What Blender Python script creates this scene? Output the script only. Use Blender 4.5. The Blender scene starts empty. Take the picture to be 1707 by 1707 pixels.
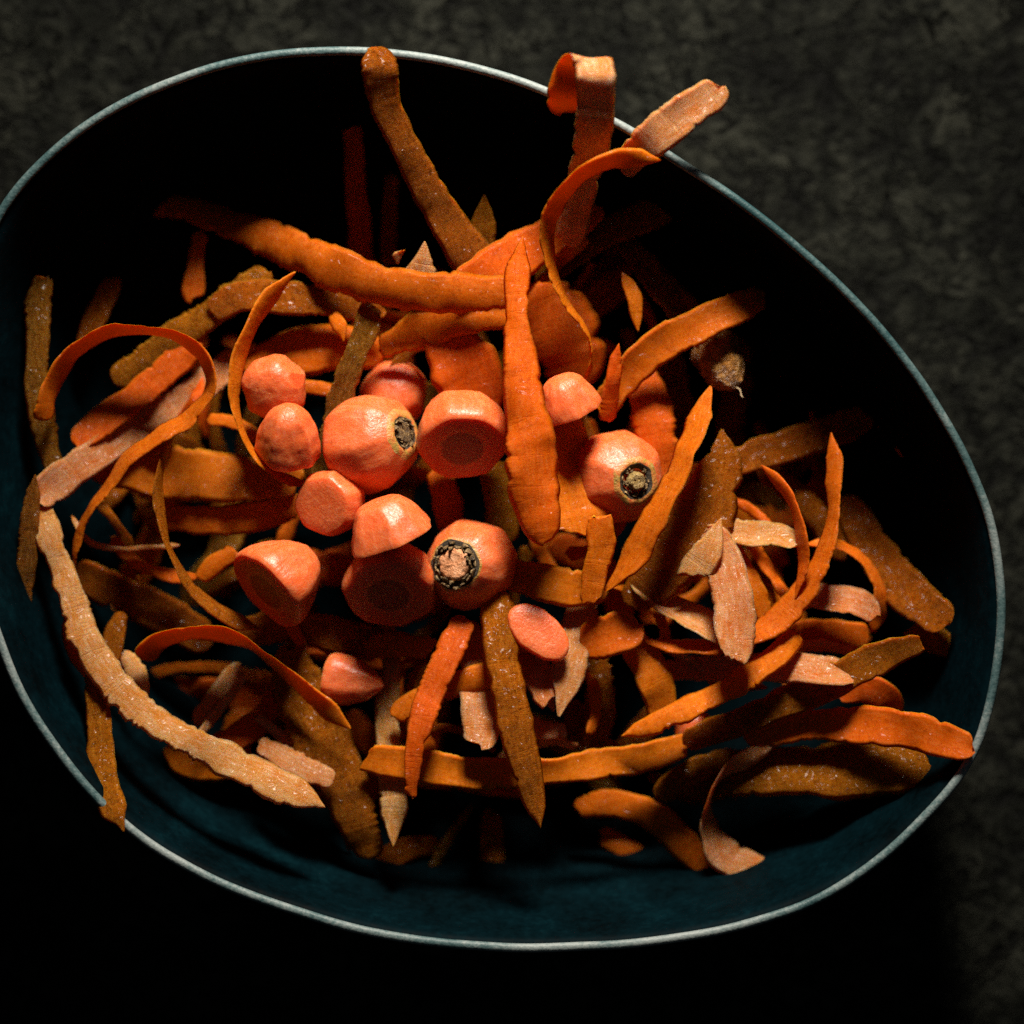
import bpy, bmesh, math, random
import numpy as np
from mathutils import Vector, Matrix, noise as mnoise

# ---------------------------------------------------------------- camera, world, light
sc = bpy.context.scene
C = sc.collection
S = 0.00015            # metres per photograph pixel on the plane z = ZF
ZF = 0.060             # height of the focused plane (carrot pieces)
D = 0.60               # camera distance above that plane
HALF = 853.5

cam = bpy.data.cameras.new('camera')
camo = bpy.data.objects.new('camera', cam); C.objects.link(camo)
camo.location = (0, 0, ZF + D)
cam.sensor_width = 36.0
cam.lens = 18.0 * D / (HALF * S)
cam.clip_start = 0.01; cam.clip_end = 20
cam.dof.use_dof = True
cam.dof.focus_distance = D - 0.002
cam.dof.aperture_fstop = 4.0
sc.camera = camo

w = bpy.data.worlds.new('World'); sc.world = w; w.use_nodes = True
bg = w.node_tree.nodes['Background']
bg.inputs['Color'].default_value = (0.80, 0.90, 1.0, 1)
bg.inputs['Strength'].default_value = 0.022

def area_lamp(name, az, el, dist, sx, sy, power, col):
    l = bpy.data.lights.new(name, 'AREA'); l.shape = 'RECTANGLE'
    l.size = sx; l.size_y = sy; l.energy = power; l.color = col
    o = bpy.data.objects.new(name, l); C.objects.link(o)
    d = Vector((math.sin(az)*math.cos(el), math.cos(az)*math.cos(el), math.sin(el)))
    o.location = d*dist + Vector((0, 0, 0.04))
    o.rotation_euler = (-d).to_track_quat('-Z', 'Y').to_euler()
    return o
R_ = math.radians
key = area_lamp('window_light', R_(4), R_(30), 0.66, 0.17, 0.12, 1.42, (1.0, 0.91, 0.79))
key.data.spread = R_(58)

sc.view_settings.view_transform = 'Standard'
sc.view_settings.look = 'None'
sc.view_settings.exposure = 0.0
sc.view_settings.gamma = 1.0
sc.render.engine = 'CYCLES'
sc.cycles.use_denoising = False
sc.cycles.sample_clamp_direct = 6.0
sc.cycles.sample_clamp_indirect = 2.0
sc.cycles.max_bounces = 8
sc.cycles.diffuse_bounces = 4
sc.cycles.caustics_reflective = False

# ---------------------------------------------------------------- helpers
def P(px, py, z=0.0):
    """the point of the place at height z (m) seen at photograph pixel px, py"""
    k = S * (ZF + D - z) / D
    return Vector(((px-HALF)*k, (HALF-py)*k, z))

def dirv(ax, ay, az):
    return Vector((ax, -ay, az)).normalized()

def tag(o, label, cat, group=None):
    o['label'] = label; o['category'] = cat
    if group: o['group'] = group
    return o

def mesh_obj(name, verts, faces, mats, mat_idx=None, uvs=None, parent=None, smooth=True):
    me = bpy.data.meshes.new(name)
    me.from_pydata([tuple(v) for v in verts], [], faces)
    for m in mats: me.materials.append(m)
    if mat_idx is not None: me.polygons.foreach_set('material_index', np.asarray(mat_idx, dtype=np.int32))
    if smooth: me.polygons.foreach_set('use_smooth', np.ones(len(me.polygons), dtype=bool))
    if uvs is not None:
        ul = me.uv_layers.new(name='UVMap')
        li = np.empty(len(me.loops), dtype=np.int32); me.loops.foreach_get('vertex_index', li)
        ul.data.foreach_set('uv', np.asarray(uvs, dtype=np.float32)[li].ravel())
    me.update()
    o = bpy.data.objects.new(name, me); C.objects.link(o)
    if parent: o.parent = parent
    return o

# ---------------------------------------------------------------- materials
class G:
    def __init__(s, name):
        s.m = bpy.data.materials.new(name); s.m.use_nodes = True
        s.t = s.m.node_tree; s.n = s.t.nodes; s.l = s.t.links
        s.p = s.n['Principled BSDF']
    def new(s, t, **kw):
        n = s.n.new(t)
        for k, v in kw.items():
            if k[0] == '_': setattr(n, k[1:], v)
            else: n.inputs[k.replace('_', ' ')].default_value = v
        return n
    def link(s, a, b): s.l.new(a, b)
    def ramp(s, fac, stops, interp='LINEAR'):
        r = s.n.new('ShaderNodeValToRGB'); e = r.color_ramp; e.interpolation = interp
        while len(e.elements) < len(stops): e.elements.new(0.5)
        for el, (p, c) in zip(e.elements, stops):
            el.position = p; el.color = (c if isinstance(c, tuple) else (c, c, c)) + (1,)
        s.link(fac, r.inputs[0]); return r.outputs[0]
    def mix(s, fac, a, b, mode='MIX'):
        n = s.n.new('ShaderNodeMix'); n.data_type = 'RGBA'; n.blend_type = mode
        for sock, v in ((n.inputs[0], fac), (n.inputs[6], a), (n.inputs[7], b)):
            if hasattr(v, 'is_output'): s.link(v, sock)
            elif isinstance(v, tuple): sock.default_value = v + (1,)
            else: sock.default_value = v
        return n.outputs[2]
    def math(s, op, a, b=0.0):
        n = s.n.new('ShaderNodeMath'); n.operation = op
        for sock, v in zip(n.inputs, (a, b)):
            if hasattr(v, 'is_output'): s.link(v, sock)
            else: sock.default_value = v
        return n.outputs[0]
    def noise(s, vec, scale, detail=3, rough=0.55, dist=0.0):
        n = s.new('ShaderNodeTexNoise', Scale=scale, Detail=detail, Roughness=rough, Distortion=dist)
        s.link(vec, n.inputs['Vector']); return n.outputs[0]
    def mapping(s, vec, scale):
        n = s.n.new('ShaderNodeMapping'); n.inputs['Scale'].default_value = scale
        s.link(vec, n.inputs['Vector']); return n.outputs[0]
    def bump(s, h, dist, strength=1.0, normal=None):
        n = s.new('ShaderNodeBump', Strength=strength, Distance=dist)
        s.link(h, n.inputs['Height'])
        if normal is not None: s.link(normal, n.inputs['Normal'])
        return n.outputs[0]
    def sss(s, weight, radius, scale):
        s.p.inputs['Subsurface Weight'].default_value = weight
        s.p.inputs['Subsurface Radius'].default_value = radius
        s.p.inputs['Subsurface Scale'].default_value = scale

def peel_mat(name, base, alt, pale, pale_amt, rough, grain, blotch=0.5, spec=0.2, glow=(0.8, 0.25, 0.02), gw=0.3, mott=0.4, alt2=(0.25, 0.04, 0.002), coat=0.3):
    """one face of a peel: base / alt in blotches, pale dry flecks, fine cross grain.  UV = (mm along, mm across)"""
    g = G(name)
    tc = g.new('ShaderNodeTexCoord'); oi = g.new('ShaderNodeObjectInfo')
    uv = tc.outputs['UV']
    off = g.new('ShaderNodeVectorMath', _operation='ADD'); g.link(uv, off.inputs[0])
    cx = g.new('ShaderNodeCombineXYZ'); g.link(g.math('MULTIPLY', oi.outputs['Random'], 300.0), cx.inputs[0])
    g.link(g.math('MULTIPLY', oi.outputs['Random'], 91.0), cx.inputs[2])
    g.link(cx.outputs[0], off.inputs[1]); uv = off.outputs[0]
    n1 = g.noise(uv, 0.22, 4, 0.6, 0.4)
    n2 = g.noise(g.mapping(uv, (0.35, 1.6, 1)), 0.9, 3, 0.6)          # streaks along the peel
    n3 = g.noise(g.mapping(uv, (2.6, 0.9, 1)), 1.1, 5, 0.75, 0.8)       # uneven wrinkles, mostly across the peel
    col = g.mix(g.ramp(n1, [(0.35, 0.0), (0.65, 1.0)]), base, alt)
    col = g.mix(g.math('MULTIPLY', g.ramp(n2, [(0.45, 0.0), (0.75, 1.0)]), blotch), col, pale)
    n4 = g.noise(uv, 5.0, 3, 0.7)
    fleck = g.math('MULTIPLY', g.ramp(n4, [(0.5, 0.0), (0.72, 1.0)]), g.ramp(n1, [(0.40, 0.25), (0.62, 1.0)]))
    col = g.mix(g.math('MULTIPLY', fleck, pale_amt), col, pale)
    n5 = g.noise(uv, 0.9, 5, 0.7, 0.6)                                   # uneven darker patches, creases and pits in the skin
    col = g.mix(g.math('MULTIPLY', g.ramp(n5, [(0.50, 0.0), (0.66, 1.0)]), mott), col, alt2)
    ck = g.ramp(g.noise(g.mapping(uv, (1.0, 0.22, 1)), 0.62, 4, 0.6, 1.2), [(0.590, 0.0), (0.612, 1.0), (0.635, 0.0)])
    col = g.mix(g.math('MULTIPLY', ck, 0.75*mott), col, alt2)
    hv = g.new('ShaderNodeHueSaturation')
    g.link(g.math('ADD', g.math('MULTIPLY', oi.outputs['Random'], 0.020), 0.498), hv.inputs['Hue'])
    g.link(g.math('ADD', g.math('MULTIPLY', g.math('FRACT', g.math('MULTIPLY', oi.outputs['Random'], 17.0)), 0.30), 0.83), hv.inputs['Value'])
    g.link(col, hv.inputs['Color']); g.link(hv.outputs[0], g.p.inputs['Base Color'])
    g.link(g.ramp(n4, [(0.3, rough-0.10), (0.7, rough+0.12)]), g.p.inputs['Roughness'])
    g.p.inputs['Specular IOR Level'].default_value = spec
    crease = g.ramp(g.noise(g.mapping(uv, (1.0, 0.10, 1)), 0.42, 2, 0.5, 0.3), [(0.60, 0.0), (0.64, 1.0), (0.68, 0.0)])
    h = g.math('ADD', g.math('MULTIPLY', n3, grain), g.math('MULTIPLY', n4, grain*0.8))
    h = g.math('ADD', h, g.math('MULTIPLY', crease, 0.35*grain))
    g.link(g.bump(h, 0.0004, 0.8), g.p.inputs['Normal'])
    g.sss(0.35, (1.0, 0.28, 0.06), 0.0020)
    g.p.inputs['Coat Weight'].default_value = coat                     # wet film
    g.p.inputs['Coat Roughness'].default_value = 0.16
    wet = g.noise(uv, 0.30, 1, 0.5, 0.8)
    g.link(g.bump(wet, 0.0022, 1.0), g.p.inputs['Coat Normal'])
    tr = g.n.new('ShaderNodeBsdfTranslucent')                          # thin wet peel lets light through
    g.link(g.mix(0.75, hv.outputs[0], glow), tr.inputs['Color'])
    ms = g.n.new('ShaderNodeMixShader'); ms.inputs[0].default_value = gw
    g.link(g.p.outputs[0], ms.inputs[1]); g.link(tr.outputs[0], ms.inputs[2])
    g.link(ms.outputs[0], g.n['Material Output'].inputs['Surface'])
    return g.m

FLESH = peel_mat('carrot_peel_flesh', (0.66, 0.105, 0.004), (0.54, 0.074, 0.002), (0.70, 0.19, 0.045), 0.25, 0.25, 0.45, 0.45, 0.05, (1.0, 0.26, 0.01), 0.30, 0.6, (0.34, 0.036, 0.001), 0.06)
PALE = peel_mat('carrot_peel_pale_skin', (0.66, 0.170, 0.018), (0.72, 0.29, 0.085), (0.86, 0.58, 0.40), 0.9, 0.30, 1.6, 0.6, 0.25, (1.0, 0.38, 0.05), 0.30, 0.45, (0.50, 0.12, 0.010), 0.14)
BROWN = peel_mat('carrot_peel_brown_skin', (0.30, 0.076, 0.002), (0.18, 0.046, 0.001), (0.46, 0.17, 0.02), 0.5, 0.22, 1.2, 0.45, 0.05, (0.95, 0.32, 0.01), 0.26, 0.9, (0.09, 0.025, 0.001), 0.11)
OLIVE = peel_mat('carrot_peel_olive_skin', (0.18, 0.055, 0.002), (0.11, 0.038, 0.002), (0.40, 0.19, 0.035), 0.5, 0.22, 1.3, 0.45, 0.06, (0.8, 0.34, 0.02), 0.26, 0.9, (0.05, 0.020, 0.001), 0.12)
PM = {'F': FLESH, 'P': PALE, 'B': BROWN, 'O': OLIVE}

def carrot_side_mat():
    """peeled side of a carrot piece; object z = 0 is the crown end of the stumps"""
    g = G('peeled_carrot_side')
    tc = g.new('ShaderNodeTexCoord'); oi = g.new('ShaderNodeObjectInfo'); ob = tc.outputs['Object']
    n1 = g.noise(ob, 130, 4, 0.6); n2 = g.noise(g.mapping(ob, (1, 1, 0.35)), 650, 3, 0.65); n3 = g.noise(ob, 2200, 2, 0.6)
    col = g.mix(g.ramp(n1, [(0.3, 0.0), (0.7, 1.0)]), (0.62, 0.102, 0.018), (0.60, 0.130, 0.036))
    col = g.mix(g.math('MULTIPLY', g.ramp(n2, [(0.48, 0.0), (0.72, 1.0)]), 0.45), col, (0.68, 0.245, 0.12))
    ln = g.ramp(g.noise(g.mapping(ob, (0.9, 0.9, 5.0)), 190, 3, 0.6, 0.4), [(0.63, 0.0), (0.66, 1.0), (0.70, 0.0)])
    col = g.mix(g.math('MULTIPLY', ln, 0.55), col, (0.36, 0.055, 0.010))  # lenticel lines and shallow scars
    col = g.mix(g.math('MULTIPLY', g.ramp(g.noise(ob, 260, 5, 0.7), [(0.58, 0.0), (0.72, 1.0)]), 0.6), col, (0.46, 0.060, 0.008))
    g.link(col, g.p.inputs['Base Color'])
    g.link(g.ramp(n3, [(0.3, 0.30), (0.7, 0.50)]), g.p.inputs['Roughness'])
    g.p.inputs['Specular IOR Level'].default_value = 0.45
    h = g.math('ADD', g.math('MULTIPLY', n2, 1.0), g.math('MULTIPLY', n3, 0.35))
    g.link(g.bump(h, 0.00042, 0.55), g.p.inputs['Normal'])
    g.sss(0.8, (1.0, 0.30, 0.09), 0.0048)
    return g.m
def carrot_cut_mat():
    """cut end: redder core disc round the object's z axis"""
    g = G('carrot_cut_face')
    tc = g.new('ShaderNodeTexCoord'); ob = tc.outputs['Object']
    sep = g.new('ShaderNodeSeparateXYZ'); g.link(ob, sep.inputs[0])
    r = g.math('SQRT', g.math('ADD', g.math('POWER', sep.outputs[0], 2), g.math('POWER', sep.outputs[1], 2)))
    n1 = g.noise(ob, 500, 3, 0.6)
    rr = g.math('ADD', g.math('MULTIPLY', r, 100.0), g.math('MULTIPLY', g.math('SUBTRACT', n1, 0.5), 0.16))
    col = g.ramp(rr, [(0.0, (0.30, 0.036, 0.005)), (0.50, (0.25, 0.028, 0.003)), (0.58, (0.60, 0.11, 0.025)), (0.66, (0.54, 0.068, 0.010)), (1.0, (0.58, 0.085, 0.018))])
    g.link(col, g.p.inputs['Base Color'])
    g.p.inputs['Roughness'].default_value = 0.45
    g.link(g.bump(g.noise(ob, 1500, 3, 0.6), 0.0003, 0.5), g.p.inputs['Normal'])
    g.sss(0.8, (1.0, 0.26, 0.07), 0.0048)
    return g.m
def crown_mat():
    g = G('carrot_crown_skin')
    tc = g.new('ShaderNodeTexCoord'); ob = tc.outputs['Object']
    n = g.noise(ob, 420, 4, 0.65); n2 = g.noise(ob, 1600, 3, 0.6)
    col = g.ramp(n, [(0.34, (0.55, 0.12, 0.03)), (0.47, (0.50, 0.20, 0.05)), (0.60, (0.32, 0.21, 0.035)), (0.75, (0.62, 0.40, 0.20))])
    g.link(col, g.p.inputs['Base Color']); g.p.inputs['Roughness'].default_value = 0.4
    g.link(g.bump(n2, 0.0004, 0.8), g.p.inputs['Normal']); g.sss(0.4, (1, .35, .12), 0.0015)
    return g.m
def rough_mat(name, stops, scale, rough, bump):
    g = G(name)
    tc = g.new('ShaderNodeTexCoord'); ob = tc.outputs['Object']
    n = g.noise(ob, scale, 5, 0.7); g.link(g.ramp(n, stops), g.p.inputs['Base Color'])
    g.p.inputs['Roughness'].default_value = rough
    g.link(g.bump(g.noise(ob, scale*2, 4, 0.7), bump, 1.0), g.p.inputs['Normal'])
    return g.m
SIDE = carrot_side_mat(); CUT = carrot_cut_mat(); CROWN = crown_mat()
HOLLOW = rough_mat('crown_hollow', [(0.35, (0.012, 0.008, 0.004)), (0.7, (0.05, 0.03, 0.012))], 900, 0.7, 0.0005)
SCALE = rough_mat('dry_leaf_base', [(0.35, (0.03, 0.018, 0.007)), (0.5, (0.13, 0.075, 0.025)), (0.68, (0.42, 0.27, 0.11))], 900, 0.45, 0.0005)
STUB = rough_mat('dry_stem_stub', [(0.35, (0.28, 0.13, 0.04)), (0.6, (0.52, 0.28, 0.11)), (0.75, (0.66, 0.42, 0.22))], 700, 0.5, 0.0006)
STUBOLIVE = rough_mat('olive_stem_bud', [(0.32, (0.09, 0.05, 0.012)), (0.5, (0.30, 0.19, 0.05)), (0.72, (0.52, 0.36, 0.14))], 800, 0.42, 0.0009)
STUBDRY = rough_mat('dry_fibrous_stub', [(0.38, (0.03, 0.016, 0.006)), (0.52, (0.17, 0.095, 0.03)), (0.68, (0.50, 0.33, 0.13))], 1100, 0.4, 0.0012)
STUBPINK = rough_mat('cut_stem_stub', [(0.30, (0.30, 0.10, 0.03)), (0.5, (0.62, 0.25, 0.10)), (0.72, (0.74, 0.40, 0.22))], 600, 0.5, 0.0006)
ROOT = rough_mat('rough_root_skin', [(0.34, (0.10, 0.035, 0.005)), (0.5, (0.36, 0.14, 0.020)), (0.68, (0.58, 0.33, 0.10))], 420, 0.30, 0.0020)
HAIR = rough_mat('rootlet', [(0.3, (0.6, 0.42, 0.22)), (0.7, (0.75, 0.58, 0.36))], 900, 0.4, 0.0002)

def glaze_mat():
    g = G('dark_teal_glaze')
    tc = g.new('ShaderNodeTexCoord'); ob = tc.outputs['Object']
    n = g.noise(ob, 55, 4, 0.6); n2 = g.noise(ob, 420, 4, 0.7)
    f = g.math('ADD', g.math('MULTIPLY', n, 0.6), g.math('MULTIPLY', n2, 0.4))
    g.link(g.ramp(f, [(0.36, (0.0002, 0.0016, 0.0022)), (0.55, (0.0004, 0.0050, 0.0072)), (0.72, (0.0010, 0.0115, 0.0155))]), g.p.inputs['Base Color'])
    g.link(g.ramp(n2, [(0.3, 0.50), (0.7, 0.68)]), g.p.inputs['Roughness'])
    g.p.inputs['Specular IOR Level'].default_value = 0.022
    g.link(g.bump(n2, 0.0003, 0.5), g.p.inputs['Normal'])
    return g.m
def rim_mat():
    g = G('worn_rim')
    tc = g.new('ShaderNodeTexCoord'); ob = tc.outputs['Object']
    n = g.noise(ob, 24, 4, 0.6); n2 = g.noise(ob, 900, 3, 0.7)
    f = g.math('ADD', g.math('MULTIPLY', n, 0.72), g.math('MULTIPLY', n2, 0.28))
    g.link(g.ramp(f, [(0.37, (0.014, 0.046, 0.050)), (0.46, (0.062, 0.108, 0.110)), (0.57, (0.205, 0.238, 0.232))]), g.p.inputs['Base Color'])
    g.p.inputs['Roughness'].default_value = 0.5
    g.p.inputs['Specular IOR Level'].default_value = 0.35
    g.link(g.bump(n2, 0.0003, 0.6), g.p.inputs['Normal'])
    return g.m
def slate_mat():
    g = G('dark_stone')
    tc = g.new('ShaderNodeTexCoord'); ob = tc.outputs['Object']
    n = g.noise(ob, 30, 5, 0.62, 0.5); n2 = g.noise(ob, 380, 4, 0.7); n3 = g.noise(ob, 120, 5, 0.66, 0.9)
    f = g.math('ADD', g.math('MULTIPLY', n, 0.38), g.math('MULTIPLY', n2, 0.20))
    f = g.math('ADD', f, g.math('MULTIPLY', n3, 0.42))
    col = g.ramp(f, [(0.42, (0.0014, 0.0016, 0.0011)), (0.50, (0.0072, 0.0080, 0.0057)), (0.585, (0.0220, 0.0230, 0.0170))])
    pit = g.ramp(g.noise(g.mapping(ob, (1.0, 1.5, 1)), 95, 4, 0.6, 1.4), [(0.56, 0.0), (0.61, 1.0)])
    ridge = g.math('ABSOLUTE', g.math('SUBTRACT', g.noise(ob, 34, 5, 0.6, 1.6), 0.5))
    crack = g.math('MULTIPLY', g.ramp(ridge, [(0.0, 1.0), (0.018, 0.0)]), g.ramp(n, [(0.46, 0.0), (0.56, 1.0)]))
    dark = g.math('MAXIMUM', pit, crack)
    col = g.mix(g.math('MULTIPLY', dark, 0.8), col, (0.0008, 0.0009, 0.0007))
    g.link(col, g.p.inputs['Base Color'])
    g.p.inputs['Roughness'].default_value = 0.7
    g.p.inputs['Specular IOR Level'].default_value = 0.08
    h = g.math('SUBTRACT', g.math('ADD', g.math('MULTIPLY', n2, 0.35), n3), g.math('MULTIPLY', dark, 0.8))
    g.link(g.bump(h, 0.0034, 1.0), g.p.inputs['Normal'])
    return g.m
GLAZE = glaze_mat(); RIM = rim_mat(); SLATE = slate_mat()

# ---------------------------------------------------------------- table
def build_table():
    t = np.linspace(-1, 1, 261)
    ax = 0.17*t + 0.83*np.sign(t)*np.abs(t)**9
    n = len(ax); V = []
    for y in ax:
        for x in ax:
            p = Vector((x, y, 0))
            a = mnoise.fractal(p*34, 0.9, 2.0, 4)
            pit = mnoise.noise(Vector((x*70 + 2*a, y*105, 3.1)))
            h = 0.0004*a - 0.0011*max(0.0, pit-0.30)/0.5
            V.append((x, y, h))
    F = [(j*n+i, j*n+i+1, (j+1)*n+i+1, (j+1)*n+i) for j in range(n-1) for i in range(n-1)]
    o = mesh_obj('table_top', V, F, [SLATE]); o['kind'] = 'structure'
    return o
build_table()

# ---------------------------------------------------------------- bowl
RIMPX = [(-62, 560), (-38, 440), (0, 351), (70, 267), (165, 193), (246, 151), (316, 123), (422, 95), (510, 85), (600, 84), (690, 91), (796, 114), (901, 147),
         (958, 171), (1042, 212), (1130, 267), (1212, 321), (1283, 373), (1353, 432), (1423, 499), (1511, 600), (1557, 668), (1610, 761), (1645, 843), (1665, 931),
         (1671, 1010), (1666, 1096), (1653, 1170), (1630, 1243), (1597, 1301), (1544, 1362), (1450, 1446), (1372, 1496), (1266, 1536), (1161, 1560), (1055, 1574),
         (960, 1579), (870, 1581), (793, 1578), (646, 1561), (500, 1522), (351, 1466), (211, 1379), (150, 1320), (84, 1238), (35, 1158), (0, 1075), (-40, 950), (-68, 820), (-74, 690)]
ZRIM = 0.068
def closed_spline(pts, n):
    p = np.array(pts, float); m = len(p)
    seg = np.linalg.norm(np.roll(p, -1, 0)-p, axis=1); t = np.concatenate([[0], np.cumsum(seg)])
    out = []
    for s in np.linspace(0, t[-1], n, endpoint=False):
        i = min(np.searchsorted(t, s, 'right')-1, m-1); u = (s-t[i])/seg[i]
        a, b, c, d = p[(i-1) % m], p[i], p[(i+1) % m], p[(i+2) % m]
        l0, l1, l2 = seg[(i-1) % m], seg[i], seg[(i+1) % m]
        m1 = ((b-a)/l0*l1 + (c-b)/l1*l0)/(l0+l1)*l1; m2 = ((c-b)/l1*l2 + (d-c)/l2*l1)/(l1+l2)*l1
        out.append((2*u**3-3*u**2+1)*b + (u**3-2*u**2+u)*m1 + (-2*u**3+3*u**2)*c + (u**3-u**2)*m2)
    o = np.array(out)
    for _ in range(6): o = 0.5*o + 0.25*(np.roll(o, 1, 0)+np.roll(o, -1, 0))
    return o
NB = 320
rim2 = closed_spline(RIMPX, NB)
RW = np.array([P(x, y, ZRIM)[:2] for x, y in rim2])          # rim centre line in the place
BC = np.array(P(815, 850, 0)[:2])
tn = np.roll(RW, -1, 0) - np.roll(RW, 1, 0); tn /= np.linalg.norm(tn, axis=1)[:, None]
NRM = np.stack([-tn[:, 1], tn[:, 0]], 1)
if np.mean(np.sum((RW-BC)*NRM, 1)) < 0: NRM = -NRM          # outward
def bowl_ring(k, z, off=0.0):
    p = BC + (RW-BC)*k + NRM*off
    return np.column_stack([p, np.full(NB, z)])
def ring_mesh(name, rings, mats, close_start=False, close_end=False, parent=None):
    V = np.concatenate(rings); F = []
    for r in range(len(rings)-1):
        for i in range(NB):
            j = (i+1) % NB
            F.append((r*NB+i, r*NB+j, (r+1)*NB+j, (r+1)*NB+i))
    if close_end: F.append(tuple((len(rings)-1)*NB+i for i in range(NB)))
    if close_start: F.append(tuple(i for i in reversed(range(NB))))
    o = mesh_obj(name, V, F, mats, parent=parent)
    bm = bmesh.new(); bm.from_mesh(o.data); bmesh.ops.recalc_face_normals(bm, faces=bm.faces); bm.to_mesh(o.data); bm.free()
    return o
KI = [(0.30, .0062), (0.50, .0066), (0.62, .0076), (0.70, .0098), (0.77, .0140), (0.83, .0202), (0.88, .0285), (0.92, .0385), (0.95, .0490), (0.968, .0575), (0.980, .0640)]
KO = [(0.993, .0625), (0.985, .054), (0.968, .0425), (0.935, .0305), (0.885, .0200), (0.82, .0115), (0.74, .0055), (0.66, .0020), (0.60, .0012)]
hr = 0.00110
tube = []
wob = np.array([0.00022*mnoise.noise(Vector((p[0]*60, p[1]*60, 1))) for p in RW])
for a in np.linspace(200, -20, 9):
    r = R_(a); tube.append(np.column_stack([RW + NRM*(math.cos(r)*hr+wob)[:, None] if False else RW + NRM*(math.cos(r)*hr + wob)[:, None], np.full(NB, ZRIM-hr+math.sin(r)*hr*0.9)]))
inner = [bowl_ring(k, z) for k, z in KI] + [bowl_ring(1.0, ZRIM-hr*1.9, -hr*1.02)]
bowl = ring_mesh('bowl', inner + [bowl_ring(1.0, ZRIM-hr*1.9, hr*0.98)] + [bowl_ring(k, z) for k, z in KO], [GLAZE], True, True)
tag(bowl, 'large dark teal glazed egg-shaped bowl full of carrot peels', 'bowl')
ring_mesh('rim', tube, [RIM], parent=bowl)['label'] = 'pale worn grey edge of the bowl'

# ---------------------------------------------------------------- carrot peels
def vnoise(rs, n, step, sharp=False):
    """1-D value noise sampled n times, one knot every step samples"""
    m = int(n/step)+4; k = rs.uniform(-1, 1, m); x = np.arange(n)/step + rs.uniform(0, 1)
    i = x.astype(int); f = x-i
    if not sharp: f = f*f*(3-2*f)
    return k[i]*(1-f)+k[np.minimum(i+1, m-1)]*f

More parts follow.
